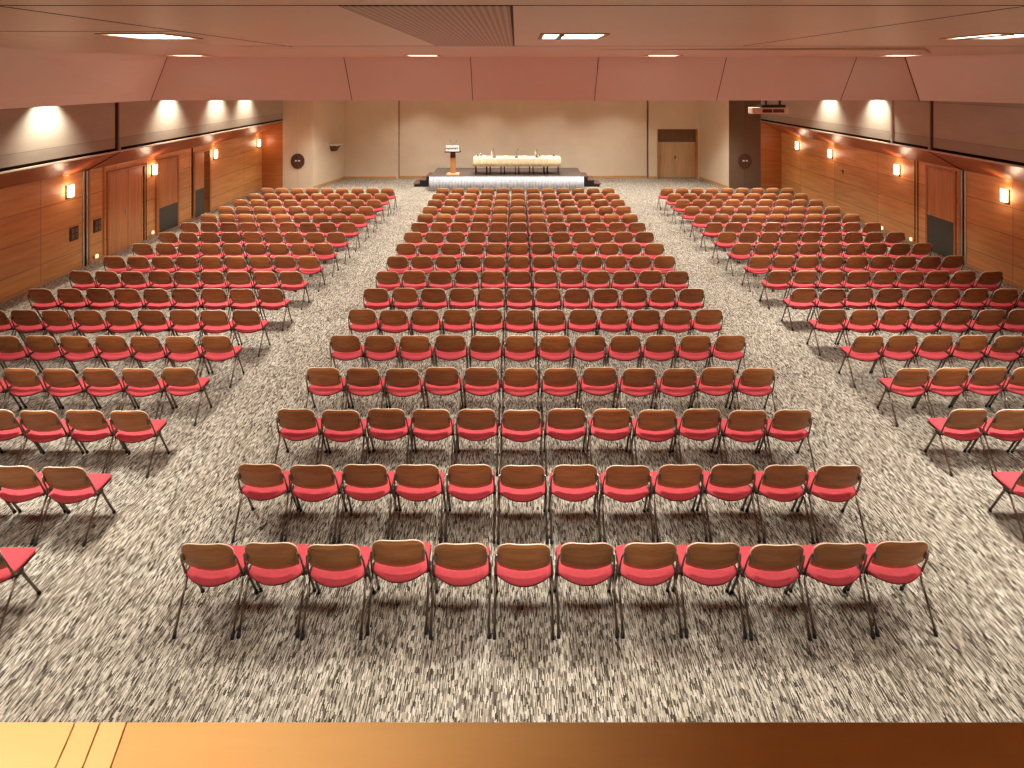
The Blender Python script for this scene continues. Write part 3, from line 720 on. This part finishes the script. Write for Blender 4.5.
# unit in front of the right shade-toned door
root = empty('ceiling_unit', (8.13, 20.0, 3.75), label='long white unit with dark grilles hung below the ceiling, far right', cat='ceiling unit')
MB().box(-.57, .57, -.2, .2, -.1, .1, .015).build('housing', M['cream'], root)
for a, b_ in ((-.26, .05), (.08, .43)): MB().box(a, b_, -.21, -.195, -.055, .055).build('grille', M['grille'], root)
MB().box(-.25, .5, -.15, .15, .1, .19).box(-.1, -.05, -.03, .03, .19, HC-3.75).box(.35, .4, -.03, .03, .19, HC-3.75).build('mount', M['black'], root)

# ------------------------------------------------------------------ ceiling lights of the near ceiling
def clight(x, y, wx, wy, lab, part=None):
    root = empty('ceiling_light', (x, y, zt), label=lab, cat='ceiling light', group='recessed ceiling lights')
    mb = MB(); t = .04
    mb.box(-wx, wx, -wy, -wy+t, -.012, .02); mb.box(-wx, wx, wy-t, wy, -.012, .02); mb.box(-wx, -wx+t, -wy+t, wy-t, -.012, .02); mb.box(wx-t, wx, -wy+t, wy-t, -.012, .02)
    mb.build('frame', M['hall'], root)
    MB().box(-wx+t, wx-t, -wy+t, wy-t, -.004, .02).build('diffuser', M['lens'], root)
    if part: MB().box(part[0]*wx, part[1]*wx, -wy+t, wy-t, -.02, -.005).build('louvre', M['cast'], root)
for x, lab in ((-4.05, 'recessed ceiling light, left of the near row'), (.62, 'recessed ceiling light right of the perforated panel, near row'), (5.35, 'recessed ceiling light at the right of the near row')):
    clight(x, 6.9, .36, .42, lab, (-.45, -.3) if x > 0 else None)
for x, lab in ((-6.75, 'far row ceiling light, first from the left by the bulkhead'), (-1.92, 'far row ceiling light, second from the left by the bulkhead'), (3.02, 'far row ceiling light, third from the left by the bulkhead'), (7.9, 'far row ceiling light, rightmost by the bulkhead')):
    clight(x, 12.75, .34, .3, lab)

# ------------------------------------------------------------------ lights
HW = (1, .965, .90)
for y, e in ((3.3, 60), (6.9, 105), (12.2, 110)):
    for x in (-5.6, .2, 6.0):
        lamp('hall_downlight', 'AREA', (x, y, 5.2), e, HW, shape='SQUARE', size=1.1, spread=math.radians(100 if y < 4 or abs(x) > 5 else 116))
for y, e in ((17.0, 105), (21.0, 105), (25.0, 115)):
    for x in (-7, -2.2, 2.6, 7.4):
        lamp('hall_downlight', 'AREA', (x, y, HC-.03), e, HW, shape='SQUARE', size=1.0, spread=math.radians(100 if abs(x) > 5 else 116))
for x in (-4.4, -1.4, 1.6, 4.6):
    lamp('stage_downlight', 'AREA', (x, 27.5, HC-.03), 44, HW, shape='SQUARE', size=.7, spread=math.radians(108))
for X, s, ys in ((UL, 1, (13.3, 18.0, 20.9, 23.1)), (UR, -1, (18.15, 20.95))):
    for y in ys:
        l = lamp('wall_washer', 'SPOT', (X+s*.3, y, HC-.1), 350, (1, .93, .8), spot_size=math.radians(104), spot_blend=.9, shadow_soft_size=.04)
        aim(l, (X+s*.2, y, 0))
l = lamp('balcony_light', 'SPOT', (-.9, .2, 5.2), 115, (1, .91, .76), spot_size=math.radians(84), spot_blend=1, shadow_soft_size=.06)
aim(l, (-.9, .75, 3.9))
for x in (-5, 5): lamp('balcony_fill', 'AREA', (x, -2.4, 5.15), 12, WARM, shape='SQUARE', size=1, spread=math.radians(170))  # fill lamps added behind the camera to brighten the room, not known fixtures

# ------------------------------------------------------------------ world, camera, view
wd = bpy.data.worlds.new('w'); bpy.context.scene.world = wd; wd.use_nodes = True
wd.node_tree.nodes['Background'].inputs[0].default_value = (1, .85, .7, 1); wd.node_tree.nodes['Background'].inputs[1].default_value = .2
cam = bpy.data.cameras.new('camera'); co = bpy.data.objects.new('camera', cam); C.objects.link(co)
co.location = (0, 0, CAMZ); co.rotation_euler = (math.radians(90), 0, 0)
cam.sensor_width = 36; cam.lens = 36*F/1024; cam.shift_x = -(XV-512)/1024; cam.shift_y = -(384-HZ)/1024; cam.clip_start = .05
bpy.context.scene.camera = co
sc = bpy.context.scene
sc.view_settings.view_transform = 'Standard'; sc.view_settings.look = 'None'; sc.view_settings.exposure = .38
sc.cycles.max_bounces = 8; sc.cycles.diffuse_bounces = 5; sc.cycles.sample_clamp_indirect = 4
